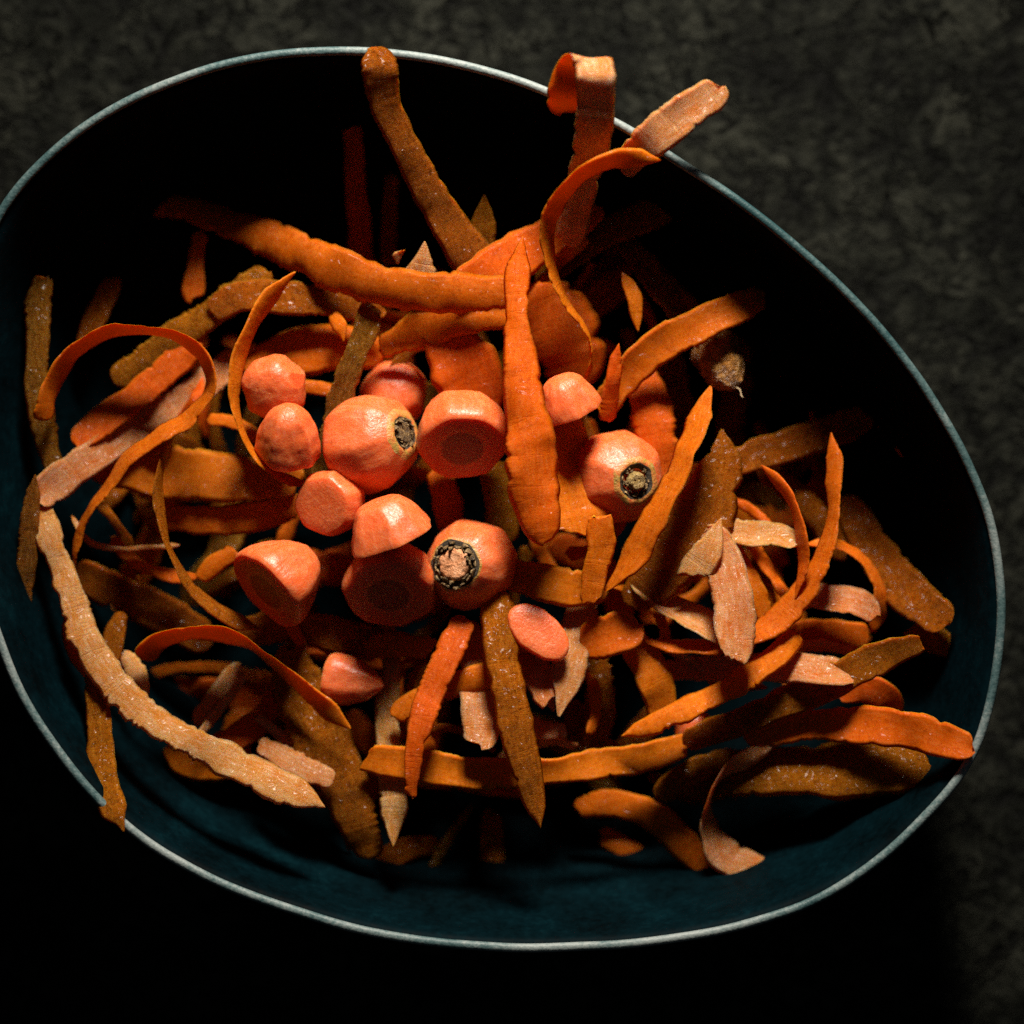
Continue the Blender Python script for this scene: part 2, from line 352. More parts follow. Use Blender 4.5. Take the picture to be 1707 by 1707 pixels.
GROUP = 'carrot peels heaped in the dark bowl'
PEEL_NO = [0]
def peel(label, pts, top='F', under='F', jag=(2.0, 2.0), ends='rr', th=0.0007, cup=None, wdir=None, ruffle=0.5, group=GROUP):
    """pts: (px, py, height mm, width px, roll deg); roll > 0 lifts the right-hand edge (in the direction of travel)"""
    PEEL_NO[0] += 1; rs = np.random.RandomState(1000+PEEL_NO[0])
    A = np.array([tuple(p)+(0,)*(5-len(p)) for p in pts], float)
    cen = np.array([P(a[0], a[1], a[2]/1000.0)[:] for a in A])
    if cup is None: cup = rs.choice([0.10, 0.05, -0.06, -0.12])
    Q = np.column_stack([cen, A[:, 3]*S, np.radians(A[:, 4])])
    seg = np.maximum(np.linalg.norm(np.diff(cen, axis=0), axis=1), 1e-5)
    t = np.concatenate([[0], np.cumsum(seg)]); L = t[-1]
    n = max(18, int(L/(2.1*S)))
    ts = np.linspace(0, L, n); m = len(A)
    M = np.zeros_like(Q)
    for i in range(m):
        if i == 0: M[i] = (Q[1]-Q[0])/seg[0]
        elif i == m-1: M[i] = (Q[-1]-Q[-2])/seg[-1]
        else:
            a, b = seg[i-1], seg[i]
            M[i] = ((Q[i]-Q[i-1])/a*b + (Q[i+1]-Q[i])/b*a)/(a+b)
    idx = np.clip(np.searchsorted(t, ts, 'right')-1, 0, m-2); h = seg[idx][:, None]; u = ((ts-t[idx])[:, None])/h
    X = (2*u**3-3*u**2+1)*Q[idx] + (u**3-2*u**2+u)*h*M[idx] + (-2*u**3+3*u**2)*Q[idx+1] + (u**3-u**2)*h*M[idx+1]
    pos, wid, roll = X[:, :3].copy(), X[:, 3], X[:, 4]
    pos[:, 2] += 0.00035*vnoise(rs, n, 22)
    pos[:, :2] += 0.00022*np.column_stack([vnoise(rs, n, 18), vnoise(rs, n, 18)])
    T = np.gradient(pos, axis=0); T /= np.linalg.norm(T, axis=1)[:, None]
    if wdir is None:
        R0 = np.cross(T, [0, 0, 1.0])
    else:
        d = np.array([wdir[0], -wdir[1], 0.0]); R0 = d - T*(T@d)[:, None]
    R0 /= np.maximum(np.linalg.norm(R0, axis=1)[:, None], 1e-6)
    N0 = np.cross(R0, T)
    roll = roll + (0.30 if wdir is None else 0.04)*vnoise(rs, n, 40)
    W = R0*np.cos(roll)[:, None] + N0*np.sin(roll)[:, None]
    N = np.cross(W, T)
    hw = np.maximum(wid, 1e-4)/2*(1+0.09*vnoise(rs, n, 28)+0.06*vnoise(rs, n, 10))
    env = np.ones(n); s = ts; rexp = rs.uniform(1.7, 3.2)
    for side, e in ((0, ends[0]), (1, ends[1])):
        d = s if side == 0 else L-s
        wl = hw[0 if side == 0 else -1]
        if e == 'r': l = max(wl*0.9, 4*S); env *= np.where(d < l, np.maximum(1-(1-np.minimum(d/l, 1))**rexp, 0.003)**(1/rexp), 1)
        elif e == 'p': l = max(wl*3.0, 12*S); env *= np.where(d < l, 0.05+0.95*(d/l)**0.8, 1)
        elif e == 't': l = wl*0.5; env *= np.where(d < l, 0.78+0.22*d/l, 1)
    def edge(j):
        big = vnoise(rs, n, 9)*0.45 + vnoise(rs, n, 2.0, True)*0.75*np.clip(0.25+0.9*vnoise(rs, n, 14), 0, 1)
        return np.minimum(hw*0.45, j*S)*big
    def nick():
        q = np.ones(n)
        for _ in range(rs.poisson(L/(150*S))):
            q -= rs.uniform(.04, .17)*np.exp(-((s-rs.uniform(0, L))/(rs.uniform(3, 9)*S))**2)
        return np.maximum(q, .35)
    el = hw*env*nick() + edge(jag[0])*env; er = hw*env*nick() + edge(jag[1])*env
    cutk = [(rs.uniform(-.45, .45), rs.uniform(-3.5, 3.5, 9)*S) for _ in range(2)]
    K = 9; vv = np.linspace(-1, 1, K)
    cupa = cup*hw*(1+0.5*vnoise(rs, n, 25)); ruf = ruffle*0.0006*vnoise(rs, n, 11); ruf2 = ruffle*0.0006*vnoise(rs, n, 9)
    crz = vnoise(rs, n, 9)+0.6*vnoise(rs, n, 4); top_v, bot_v, uvt = [], [], []
    skew = rs.uniform(-2.5, 2.5, 2)*S
    thv = th*(1+0.25*vnoise(rs, n, 20))*np.sqrt(np.clip(env, 0.1, 1))
    for v in vv:
        lat = np.where(v < 0, v*el, v*er)
        off = cupa*(0.5 - v*v) + np.where(v > 0, ruf, ruf2)*v*v + 0.00006*np.roll(crz, int(round(4*v*v+2*v)))*(1-abs(v)**4)
        base = pos + W*lat[:, None] + N*off[:, None]
        iv = int(round((v+1)*4))
        for side in (0, 1):
            if ends[side] in 'tr':
                dd = s if side == 0 else L-s
                amt = (v*hw*cutk[side][0] + cutk[side][1][iv])*(1 if ends[side] == 't' else 0.6)*np.exp(-(dd/(9*S))**2)
                base = base + T*amt[:, None]
        tt = thv*(1-abs(v)**2.6)*0.5 + 0.00005
        if abs(v) == 1: top_v.append(base); bot_v.append(None)
        else: top_v.append(base+N*tt[:, None]); bot_v.append(base-N*tt[:, None])
        uvt.append(np.column_stack([s*1000, lat*1000]))
    ring = top_v + [bot_v[k] for k in range(K-2, 0, -1)]
    ruv = uvt + [uvt[k] for k in range(K-2, 0, -1)]
    r = len(ring)
    V = np.stack(ring, 1).reshape(-1, 3); UV = np.stack(ruv, 1).reshape(-1, 2)
    F, MI = [], []
    for i in range(n-1):
        a, b = i*r, (i+1)*r
        for k in range(r):
            k2 = (k+1) % r
            F.append((a+k, b+k, b+k2, a+k2)); MI.append(0 if k < K-1 else 1)
    F.append(tuple(range(r))); MI.append(1)
    F.append(tuple((n-1)*r+k for k in reversed(range(r)))); MI.append(1)
    base = cen[0].copy()
    o = mesh_obj('carrot_peel', V - cen.mean(0), F, [PM[top], PM[under]], MI, UV)
    o.location = cen.mean(0)
    tag(o, label, 'carrot peel', group)
    return o

# ---------------------------------------------------------------- carrot pieces
PGROUP = 'cut carrot pieces lying on the peels'
def lathe_piece(name, label, front, axis, prof, facets=9, cut_front=False, cut_back=True, crown=None, scale=(1, 1), spin=0, seed=0, mats=None, rough=1.0,
                planes=(), cat='carrot piece', group=PGROUP, facet_amt=0.8):
    """front: (px, py, z mm) of local origin; axis out of the front end; prof: (t px <= 0, radius px) from the front to the back"""
    rnd = random.Random(seed); ns = 64
    pr = np.array(prof, float)
    ln = np.concatenate([[0], np.cumsum(np.hypot(np.diff(pr[:, 0]), np.diff(pr[:, 1])))])
    nt = max(14, int(ln[-1]/4.5)); q = np.linspace(0, ln[-1], nt)
    tt = np.interp(q, ln, pr[:, 0]); rr = np.interp(q, ln, pr[:, 1])
    for _ in range(3):
        tt[1:-1] = .25*tt[:-2]+.5*tt[1:-1]+.25*tt[2:]; rr[1:-1] = .25*rr[:-2]+.5*rr[1:-1]+.25*rr[2:]
    fa = sorted((i+rnd.uniform(-.3, .3))*2*math.pi/facets for i in range(facets))
    fd = [rnd.uniform(0.93, 1.02) for _ in fa]
    ft = [rnd.uniform(-0.10, 0.10) for _ in fa]
    V, MI, F = [], [], []
    tl = abs(pr[:, 0]).max()
    for i in range(nt):
        for j in range(ns):
            a = 2*math.pi*j/ns
            rad = rr[i]
            lim = 9
            for b, d, ti in zip(fa, fd, ft):
                c = math.cos(a-b)
                if c > 0.3: lim = min(lim, (d*0.975 + ti*(tt[i]/tl+0.5))/c)
            rad *= (1-facet_amt) + facet_amt*min(1.03, lim)
            p = Vector((rad*math.cos(a)*scale[0], rad*math.sin(a)*scale[1], tt[i]))*S
            nn = mnoise.fractal(p*260 + Vector((seed*3.1, 0, 0)), 0.8, 2.0, 3)*0.00020*rough + mnoise.noise(p*900 + Vector((seed, 5, 0)))*0.00007*rough
            if rr[i] > 3: p += Vector((math.cos(a), math.sin(a), 0))*nn
            V.append(p)
    for i in range(nt-1):
        for j in range(ns):
            k = (j+1) % ns
            F.append((i*ns+j, (i+1)*ns+j, (i+1)*ns+k, i*ns+k))
            if crown and tt[i] > -crown[0] and rr[i] < crown[1]: MI.append(3 if (rr[i] < crown[2] and i < nt*0.5) else 2)
            else: MI.append(0)
    # closing discs (ring towards the centre so that shading stays soft)
    for end, cutm in ((0, cut_front), (nt-1, cut_back)):
        base = end*ns; prev = list(range(base, base+ns)); c0 = sum((V[i] for i in prev), Vector())/ns
        for f in (0.97, 0.6, 0.25):
            new = []
            for i in prev[:ns]:
                v0 = V[base + (i-prev[0])]; v = c0 + (v0-c0)*f
                v.z += (0.00004*mnoise.noise(v*400) + (0.0001 if f < .98 else 0)*(1 if end == 0 else -1))
                new.append(len(V)); V.append(v)
            for j in range(ns):
                k = (j+1) % ns
                q4 = (prev[j], prev[k], new[k], new[j]); F.append(q4 if end == 0 else q4[::-1]); MI.append(1 if cutm else (3 if crown and end == 0 else 0))
            prev = new
        F.append(tuple(prev) if end == 0 else tuple(reversed(prev))); MI.append(1 if cutm else (3 if crown and end == 0 else 0))
    o = mesh_obj(name, V, F, mats or [SIDE, CUT, CROWN, HOLLOW], MI)
    bm = bmesh.new(); bm.from_mesh(o.data); bmesh.ops.recalc_face_normals(bm, faces=bm.faces)
    for (pt, nrm) in planes:                                           # further knife cuts, local px units
        r = bmesh.ops.bisect_plane(bm, geom=bm.verts[:]+bm.edges[:]+bm.faces[:], plane_co=Vector(pt)*S, plane_no=Vector(nrm), clear_outer=True)
        ed = [e for e in r['geom_cut'] if isinstance(e, bmesh.types.BMEdge)]
        f = bmesh.ops.contextual_create(bm, geom=ed)['faces']
        for x in f: x.material_index = 1; x.smooth = False
    bm.to_mesh(o.data); bm.free()
    bv = o.modifiers.new('soft_edge', 'BEVEL'); bv.width = 0.00035; bv.segments = 2; bv.limit_method = 'ANGLE'; bv.angle_limit = R_(42)
    z = dirv(*axis); x = Vector((1, 0, 0)); x = (x - z*x.dot(z)).normalized(); y = z.cross(x)
    m = Matrix((x, y, z)).transposed().to_4x4() @ Matrix.Rotation(R_(spin), 4, 'Z')
    m.translation = P(front[0], front[1], front[2]/1000.0)
    o.matrix_world = m
    tag(o, label, cat, group)
    return o

def stem_scar(parent, radius, stub_r, stub_h, scales, lean, stub_mat, seed, depth=6, collar_label=None):
    """dry leaf-base scales standing round a stem stub, sunk in the crown of a stump (px units, local z out)"""
    rnd = random.Random(seed); V, F = [], []
    for row in range(2):
        for i in range(scales):
            a = 2*math.pi*(i+0.5*row+rnd.uniform(-.45, .45))/scales
            if rnd.random() < 0.12: continue
            rb = radius*(0.98-0.17*row)+rnd.uniform(-2.2, 1.6); wb = radius*rnd.uniform(0.16, 0.28); hh = rnd.uniform(0.3, 1.5)*lean
            tip = rb + rnd.uniform(-4, 3); tw = wb*rnd.uniform(.15, .6); da = rnd.uniform(-.12, .12)
            for (r0, z0, w0) in ((rb, -depth, wb), (rb+rnd.uniform(-1, 1.5), -depth+(hh)*0.55, wb*0.9), (tip, -depth+hh, tw)):
                for thk in (1.3, -1.3):
                    for sg in (-1, 1):
                        aa = a + sg*w0/radius/2*1.6 + da*(z0+depth)/max(hh, 1)
                        V.append(Vector(((r0+thk)*math.cos(aa), (r0+thk)*math.sin(aa), z0))*S)
            b = len(V)-12
            for l in (0, 4):
                F += [(b+l, b+l+1, b+l+5, b+l+4), (b+l+3, b+l+2, b+l+6, b+l+7), (b+l+1, b+l+3, b+l+7, b+l+5), (b+l+2, b+l, b+l+4, b+l+6)]
            F.append((b+8, b+9, b+11, b+10))
    c = mesh_obj('leaf_base_collar', V, F, [SCALE], parent=parent, smooth=False)
    V, F = [], []
    prof = [(stub_r*1.08, -depth), (stub_r*1.05, -depth+stub_h*.6), (stub_r*0.93, -depth+stub_h), (stub_r*0.72, -depth+stub_h*1.06), (stub_r*0.4, -depth+stub_h*0.93), (stub_r*0.1, -depth+stub_h*1.0)]
    for r0, z0 in prof:
        for j in range(28):
            a = 2*math.pi*j/28
            q = Vector((r0*math.cos(a), r0*math.sin(a), z0)); nz = mnoise.fractal(q*0.16+Vector((seed, 0, 0)), .8, 2, 3)
            q = Vector((r0*(1+.10*nz)*math.cos(a), r0*(1+.10*nz)*math.sin(a), z0+2.6*nz)); V.append(q*S)
    for i in range(len(prof)-1):
        for j in range(28):
            k = (j+1) % 28; F.append((i*28+j, i*28+k, (i+1)*28+k, (i+1)*28+j))
    F.append(tuple((len(prof)-1)*28+j for j in range(28)))
    mesh_obj('stem_stub', V, F, [stub_mat], parent=parent)

# ================================================================ the carrot pieces
stump = [(0, 29), (-4, 37), (-14, 52), (-34, 72), (-62, 84), (-100, 86), (-126, 82), (-131, 78), (-133, 74)]
a = lathe_piece('carrot_stump', 'peeled carrot stump whose dry stem scar faces sideways, touching the round slab', (676, 721, 56), (.80, -.20, .56),
                [(-9, 4), (-9, 20), (-3, 26), (1, 31), (-6, 44), (-26, 68), (-56, 83), (-92, 85), (-116, 80), (-122, 74)], 8, crown=(10, 42, 27), seed=11)
stem_scar(a, 24, 17, 6, 15, 9, STUBDRY, 3, depth=7)
a = lathe_piece('carrot_stump', 'peeled carrot stump with pale crown and dark ring round a tan stem bud', (1061, 802, 57), (.40, .10, .90),
                [(-10, 4), (-10, 21), (-3, 27), (2, 32), (-3, 40), (-18, 58), (-42, 76), (-78, 82), (-104, 78), (-110, 72)], 8, crown=(9, 41, 29), seed=23)
stem_scar(a, 25, 15, 12, 13, 6, STUBOLIVE, 7)
a = lathe_piece('carrot_stump', 'peeled carrot stump with broad scaly collar round a pinkish cut stem', (757, 941, 58), (-.40, -.02, .92),
                [(-4, 4), (-4, 36), (0, 41), (-4, 47), (-20, 62), (-48, 76), (-80, 78), (-104, 72), (-110, 66)], 9, crown=(6, 45, 41), seed=31)
stem_scar(a, 38, 26, 9, 17, 12, STUBPINK, 12, depth=4)

lathe_piece('carrot_piece', 'thick round carrot slab turning its dark red cut face to the viewer', (771, 748, 57), (.02, .68, .73),
            [(0, 70), (-3, 76), (-30, 79), (-62, 74), (-80, 66)], 9, cut_front=True, seed=5, facet_amt=0.6)
lathe_piece('carrot_piece', 'rounded carrot end with a small dimple, beside the thin loop peel', (449, 658, 60), (-.10, .30, .93),
            [(-3, 1), (-1, 5), (-3, 20), (-10, 40), (-26, 52), (-46, 56), (-66, 52)], 6, seed=41, facet_amt=0.95, rough=1.6, planes=[((34, 22, -14), (0.75, 0.45, 0.48))])
lathe_piece('carrot_piece', 'pale cone-shaped carrot end leaning below the dimpled one', (480, 678, 62), (.05, -.80, .55),
            [(0, 3), (-2, 18), (-16, 34), (-46, 48), (-84, 55), (-96, 52)], 5, seed=43, facet_amt=0.95, rough=1.5)
lathe_piece('carrot_piece', 'carrot wedge with smooth slanting cut face below the sideways stump', (536, 842, 58), (-.40, .16, .90),
            [(0, 48), (-3, 53), (-30, 58), (-62, 54)], 7, cut_front=True, seed=47, facet_amt=0.7, mats=[SIDE, SIDE, CROWN, HOLLOW])
lathe_piece('carrot_piece', 'blunt carrot chunk with a wrinkled flat top facet and straight lower edge', (628, 838, 62), (-.36, -.90, .24),
            [(1, 4), (1, 34), (-4, 42), (-30, 60), (-62, 74), (-66, 74)], 6, cut_front=False, seed=53, facet_amt=1.0)
lathe_piece('carrot_piece', 'conical carrot chunk with its shaded cut face turned to lower left', (443, 986, 57), (-.66, .58, .48),
            [(0, 74), (-3, 79), (-26, 77), (-56, 66), (-88, 45), (-104, 26), (-108, 8)], 7, cut_front=True, seed=59, facet_amt=0.8)
lathe_piece('carrot_piece', 'shaded carrot chunk showing a ringed cut face below the blunt chunk', (648, 992, 54), (-.06, .64, .76),
            [(0, 71), (-3, 77), (-30, 80), (-62, 70), (-84, 52)], 7, cut_front=True, seed=61, facet_amt=0.75, scale=(1.02, 1.0))
lathe_piece('carrot_piece', 'small glossy carrot tip sitting between the long front peel and a stump', (930, 627, 60), (-.33, -.86, .30),
            [(0, 3), (-2, 20), (-12, 34), (-36, 47), (-62, 55), (-66, 54)], 5, seed=67, facet_amt=0.95, rough=1.5)
lathe_piece('carrot_piece', 'small pointed carrot wedge lying alone on the peels near the arched peel', (638, 1144, 48), (.93, .12, .34),
            [(0, 3), (-4, 10), (-24, 26), (-56, 40), (-92, 45), (-96, 43)], 4, seed=71, facet_amt=0.9, rough=1.5)
lathe_piece('carrot_piece', 'tiny rounded carrot bit half hidden under a ragged edged peel', (1168, 1196, 44), (.25, -.55, .80),
            [(0, 2), (-3, 14), (-14, 27), (-34, 34), (-50, 32)], 6, seed=73, facet_amt=0.5)
lathe_piece('carrot_piece', 'domed carrot chunk half hidden behind the sideways stump and slab', (655, 640, 43), (.0, -.30, .95),
            [(0, 4), (-2, 24), (-12, 46), (-34, 58), (-62, 58)], 7, seed=79, facet_amt=0.6)
lathe_piece('carrot_slice', 'pale oval carrot slice lying on whitish peels below the collared stump', (898, 1053, 56), (.10, -.22, .97),
            [(0, 57), (-2, 61), (-14, 62), (-20, 58)], 11, cut_front=False, seed=83, scale=(1.0, 0.60), spin=-40, facet_amt=0.35, mats=[SIDE, CUT, CROWN, HOLLOW], cat='carrot slice')
rt = lathe_piece('carrot_root_tip', 'rough brown unpeeled carrot root tip with a hair-like rootlet', (1224, 648, 46), (.35, .80, .48),
            [(0, 3), (-6, 15), (-24, 30), (-55, 40), (-92, 44)], 9, seed=89, mats=[ROOT, ROOT, ROOT, ROOT], rough=4.5, facet_amt=0.4, cat='carrot tip')
V, F = [], []
for i in range(9):
    u = i/8
    c = Vector((2+8*u+3*math.sin(5*u), 2*math.sin(7*u), 24*u-2)); r0 = 1.3*(1-.7*u)
    for j in range(6):
        b = j*math.pi/3; V.append((c+Vector((math.cos(b)*r0, math.sin(b)*r0, 0)))*S)
    if i:
        for j in range(6): F.append(((i-1)*6+j, (i-1)*6+(j+1) % 6, i*6+(j+1) % 6, i*6+j))
mesh_obj('rootlet', V, F, [HAIR], parent=rt)

# ================================================================ the peels, upper part of the bowl
peel('long brown peel hanging from the upper rim down into the heap', [(612, 84, 68.5, 40), (628, 104, 70.5, 58), (640, 165, 66, 54, 10), (690, 270, 58, 54), (742, 365, 52, 62), (790, 440, 48.5, 74), (815, 500, 46, 66)], 'B', 'F', ends='rr')
peel('wide pink-orange peel arching over the upper right rim', [(948, 410, 52, 44), (966, 330, 60, 56), (984, 250, 70, 60), (994, 175, 78.5, 64), (992, 122, 82.5, 66), (985, 99, 80, 66), (966, 110, 76.5, 66), (948, 150, 72.5, 62), (938, 190, 66, 56)], 'P', 'F', wdir=(1, 0.06), cup=0.03, jag=(0.8, 0.8))
peel('round-ended wrinkled peel poking out over the upper right rim', [(1035, 285, 58, 44), (1078, 240, 71, 58), (1140, 190, 75.5, 60), (1205, 145, 77, 56)], 'P', 'F', cup=-0.2)
peel('tall peel curling in a C beside the front spear peel, top edge brightest', [(1102, 268, 74, 26, 5), (1050, 264, 74.5, 40, 30), (990, 280, 73.5, 52, 62), (940, 322, 71, 60, 76), (914, 382, 67.5, 62, 79), (921, 445, 63.5, 58, 80), (946, 505, 60, 52, 78), (980, 560, 56, 44, 74), (986, 602, 53, 36, 66), (972, 640, 50, 24, 55)], 'F', 'F', ends='pp', cup=0.04)
peel('long spear-shaped orange peel standing in front of the slab', [(872, 394, 62, 34), (862, 460, 63, 46), (861, 525, 64.5, 44), (868, 600, 66.5, 62), (875, 680, 68, 78), (885, 760, 68, 84), (893, 830, 67, 76), (906, 908, 65, 52)], 'F', 'F', ends='pr', jag=(1.0, 3), cup=0.16)
peel('wide bright horizontal peel with saw-toothed lower edge, back of heap', [(205, 328, 22, 44), (300, 345, 26, 50), (400, 378, 35, 60), (480, 412, 44, 70), (560, 448, 53, 72), (650, 480, 55.5, 72), (750, 488, 56, 68), (850, 488, 54, 62)], 'F', 'B', jag=(1, 4.5), cup=0.2, ends='rt')
peel('dark orange peel bridging from the brown hanging peel towards the C curl', [(765, 480, 53, 66), (850, 432, 51, 74), (925, 392, 48, 66), (1000, 345, 45, 44)], 'F', 'F')
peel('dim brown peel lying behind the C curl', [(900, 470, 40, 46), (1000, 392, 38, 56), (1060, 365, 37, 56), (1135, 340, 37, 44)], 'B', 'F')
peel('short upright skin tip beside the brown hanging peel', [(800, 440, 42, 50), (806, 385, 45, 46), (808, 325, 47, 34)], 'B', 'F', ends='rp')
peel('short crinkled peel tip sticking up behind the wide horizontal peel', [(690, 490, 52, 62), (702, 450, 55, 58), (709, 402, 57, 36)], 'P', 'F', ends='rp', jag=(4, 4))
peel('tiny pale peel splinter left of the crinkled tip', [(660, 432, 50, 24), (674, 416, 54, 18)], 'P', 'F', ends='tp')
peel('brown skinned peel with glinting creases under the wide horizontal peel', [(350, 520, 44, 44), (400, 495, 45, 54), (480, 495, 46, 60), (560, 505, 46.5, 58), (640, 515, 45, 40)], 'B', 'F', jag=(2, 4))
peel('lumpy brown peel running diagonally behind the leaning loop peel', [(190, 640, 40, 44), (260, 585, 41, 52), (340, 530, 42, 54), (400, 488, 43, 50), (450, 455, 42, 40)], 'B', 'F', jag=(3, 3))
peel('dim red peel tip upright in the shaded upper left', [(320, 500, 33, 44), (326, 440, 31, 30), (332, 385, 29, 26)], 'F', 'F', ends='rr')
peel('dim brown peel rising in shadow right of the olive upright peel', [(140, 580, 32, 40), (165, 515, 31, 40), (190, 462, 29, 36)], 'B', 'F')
peel('olive brown peel standing against the left side of the bowl', [(72, 462, 45, 36), (64, 505, 46, 44), (62, 570, 46, 42), (62, 650, 46, 42), (74, 720, 45, 42), (98, 800, 43, 40)], 'O', 'F', ends='tt', jag=(3, 3))
peel('peel bent into a leaning closed loop at the left of the heap', [(70, 700, 51, 46, -35), (86, 645, 52, 50, -55), (120, 590, 53, 54, -70), (175, 556, 54, 56, -76), (240, 550, 55, 56, -78), (300, 566, 56, 56, -76), (342, 604, 57, 54, -72), (350, 640, 57, 50, -70), (322, 690, 56, 52, -66), (262, 728, 55, 54, -66), (212, 766, 53, 56, -60), (178, 815, 51, 56, -64), (146, 856, 49, 52, -70), (128, 905, 47, 44, -68), (122, 960, 45, 36, -60)], 'F', 'F', ends='rp', cup=0.05, ruffle=0.3)
peel('flat rounded orange peel framed by the leaning loop peel', [(330, 560, 40, 44), (285, 612, 41, 52), (225, 662, 42, 54), (165, 708, 43, 54), (122, 738, 44, 46)], 'F', 'B', cup=-0.12)
peel('pinkish lumpy skinned peel with blunt end below the leaning loop', [(400, 590, 36, 44), (330, 650, 38, 50), (230, 712, 41, 54), (165, 755, 44, 54), (110, 792, 47, 56), (64, 830, 49, 52)], 'P', 'F', jag=(2.5, 2.5), cup=-0.2)
peel('thin rim-side olive peel with bright snipped end, left of the long pale peel', [(58, 790, 50, 20), (52, 850, 50, 28), (45, 920, 49, 34), (33, 1006, 48, 34)], 'O', 'F', ends='pt')
peel('thin dark peel strand dropping in a bow left of the carrot pieces', [(300, 700, 52, 30, 66), (277, 750, 53, 34, 70), (265, 810, 54, 36, 72), (270, 870, 54, 36, 72), (292, 935, 54, 36, 70), (330, 990, 53, 34, 66), (380, 1028, 51, 34, 60), (438, 1052, 49, 24, 50)], 'B', 'P', ends='pp', ruffle=0.2, jag=(2, 2))
peel('thin curved peel bowing round the two small carrot ends', [(492, 452, 56, 36, 66), (448, 498, 57, 44, 68), (412, 560, 58, 48, 72), (393, 630, 58, 48, 73), (398, 700, 57, 46, 72), (424, 756, 56, 42, 70), (468, 794, 54, 40, 66), (530, 812, 51, 34, 60)], 'F', 'F', ends='pp', ruffle=0.2, cup=0.05)
peel('broad dark red peel under the bowed strand', [(150, 770, 34, 60), (230, 785, 37, 84), (320, 790, 39, 92), (410, 800, 40, 84), (500, 800, 39, 60)], 'F', 'F', jag=(1, 3))
peel('red-orange peel strip below the broad dark red peel', [(262, 862, 36, 44), (340, 868, 38, 54), (420, 862, 39, 52), (500, 842, 38, 46)], 'F', 'F')
peel('hair-thin peel strand crossing the dark gap at left', [(118, 860, 43, 10), (145, 900, 43, 10), (205, 914, 43, 10), (300, 908, 42, 9)], 'P', 'F', ends='pp', th=0.0008)
peel('broad dim brown peel lying deep behind the long pale peel', [(120, 950, 30, 50), (190, 985, 31, 70), (265, 1020, 31, 76), (350, 1070, 30, 66)], 'B', 'F')
# ---- left and bottom left
peel('long pale skinned peel sweeping down the left with a toothed lower edge', [(66, 846, 48, 40), (84, 905, 50, 46), (116, 985, 52, 48, 5), (142, 1060, 54, 50, 8), (186, 1135, 56, 54, 15), (262, 1202, 58, 54, 20), (350, 1252, 59, 54, 22), (440, 1296, 59.5, 58, 20), (508, 1328, 60, 50, 15), (542, 1346, 60, 30)], 'P', 'F', ends='rp', jag=(2.5, 7.0), cup=0.05)
peel('orange peel sliver showing outside the long pale peel', [(108, 1015, 49, 18), (118, 1070, 49, 26), (142, 1130, 48, 24)], 'F', 'F', ends='pp')
peel('brownish peel hanging over the lower left rim', [(158, 1115, 52, 36), (163, 1180, 54, 42), (168, 1250, 58, 44), (178, 1310, 64, 42), (196, 1364, 69.6, 38), (207, 1386, 70.2, 24)], 'B', 'F', ends='rp', jag=(2, 2))
peel('orange peel arched over a dark gap, tapering to a point near the small wedge', [(236, 1098, 49, 40, -30), (262, 1072, 51, 50, -52), (300, 1060, 52, 60, -66), (350, 1056, 53, 64, -70), (405, 1070, 53, 62, -66), (462, 1112, 53, 58, -58), (520, 1160, 53, 46, -40), (585, 1216, 52, 30, -15)], 'F', 'F', ends='rp', cup=0.05, ruffle=0.3)
peel('wide brown peel with pale dry skin descending below the small wedge', [(478, 1080, 40, 60), (492, 1130, 43, 88), (520, 1200, 45.5, 96), (558, 1280, 46, 88), (592, 1360, 45, 76), (622, 1432, 42, 48)], 'B', 'F', jag=(4, 2), ends='rr')
peel('greyish skinned short peel in the gap inside the long pale peel', [(400, 1110, 36, 34), (372, 1150, 38, 40), (330, 1210, 39, 38)], 'P', 'F')
peel('dull orange bent peel between the greyish peel and wide brown peel', [(470, 1150, 37, 40), (440, 1195, 39, 46), (400, 1225, 40, 48), (345, 1255, 39, 40)], 'F', 'B')
peel('stubby lumpy peel end touching the long pale peel bend', [(205, 1020, 42, 26), (188, 1070, 44, 36), (186, 1110, 45, 34)], 'B', 'F', jag=(2, 2))
peel('small glinting skin scrap right of the long pale peel bend', [(205, 1090, 44, 30), (225, 1120, 46, 40), (232, 1160, 44, 34)], 'P', 'F', jag=(4, 4), ends='tt')
peel('short pale peel with frayed edge tucked behind the long pale peel end', [(432, 1238, 45, 30, 10), (470, 1262, 48, 42, 20), (510, 1285, 50, 42, 25), (556, 1302, 50, 34, 20)], 'P', 'F', jag=(3, 4))
peel('dim orange rounded peel under the middle of the long pale peel', [(285, 1230, 36, 50), (310, 1268, 37, 64), (360, 1272, 37, 60), (420, 1252, 36, 46)], 'F', 'B')
# ---- middle bottom
peel('whitish vertical peel passing under the straight horizontal peel', [(640, 1020, 35, 26), (652, 1100, 39, 34), (645, 1180, 43, 40), (646, 1250, 46, 44), (655, 1320, 48.5, 46), (655, 1410, 51, 34)], 'P', 'B', jag=(2, 2), ends='rp')
peel('orange tapering peel dangling below the collared stump', [(775, 1030, 52, 46), (752, 1080, 55, 52), (722, 1150, 57.5, 48), (697, 1220, 59.5, 40), (687, 1280, 59, 30), (686, 1330, 58, 14)], 'F', 'F', ends='rr', jag=(2, 3), cup=-0.1)
peel('orange peel slanting across behind the dangling tapering peel', [(655, 1195, 50, 40), (700, 1168, 51, 46), (760, 1140, 52, 48), (830, 1122, 51, 48), (900, 1105, 49, 44)], 'F', 'F', jag=(1, 2.5))
peel('whitish peel with blunt round end, left of the long brown spear', [(780, 1040, 41, 36), (790, 1100, 46, 52), (800, 1165, 52, 62), (801, 1244, 58, 64)], 'P', 'F', jag=(1.5, 1.5), cup=-0.15)
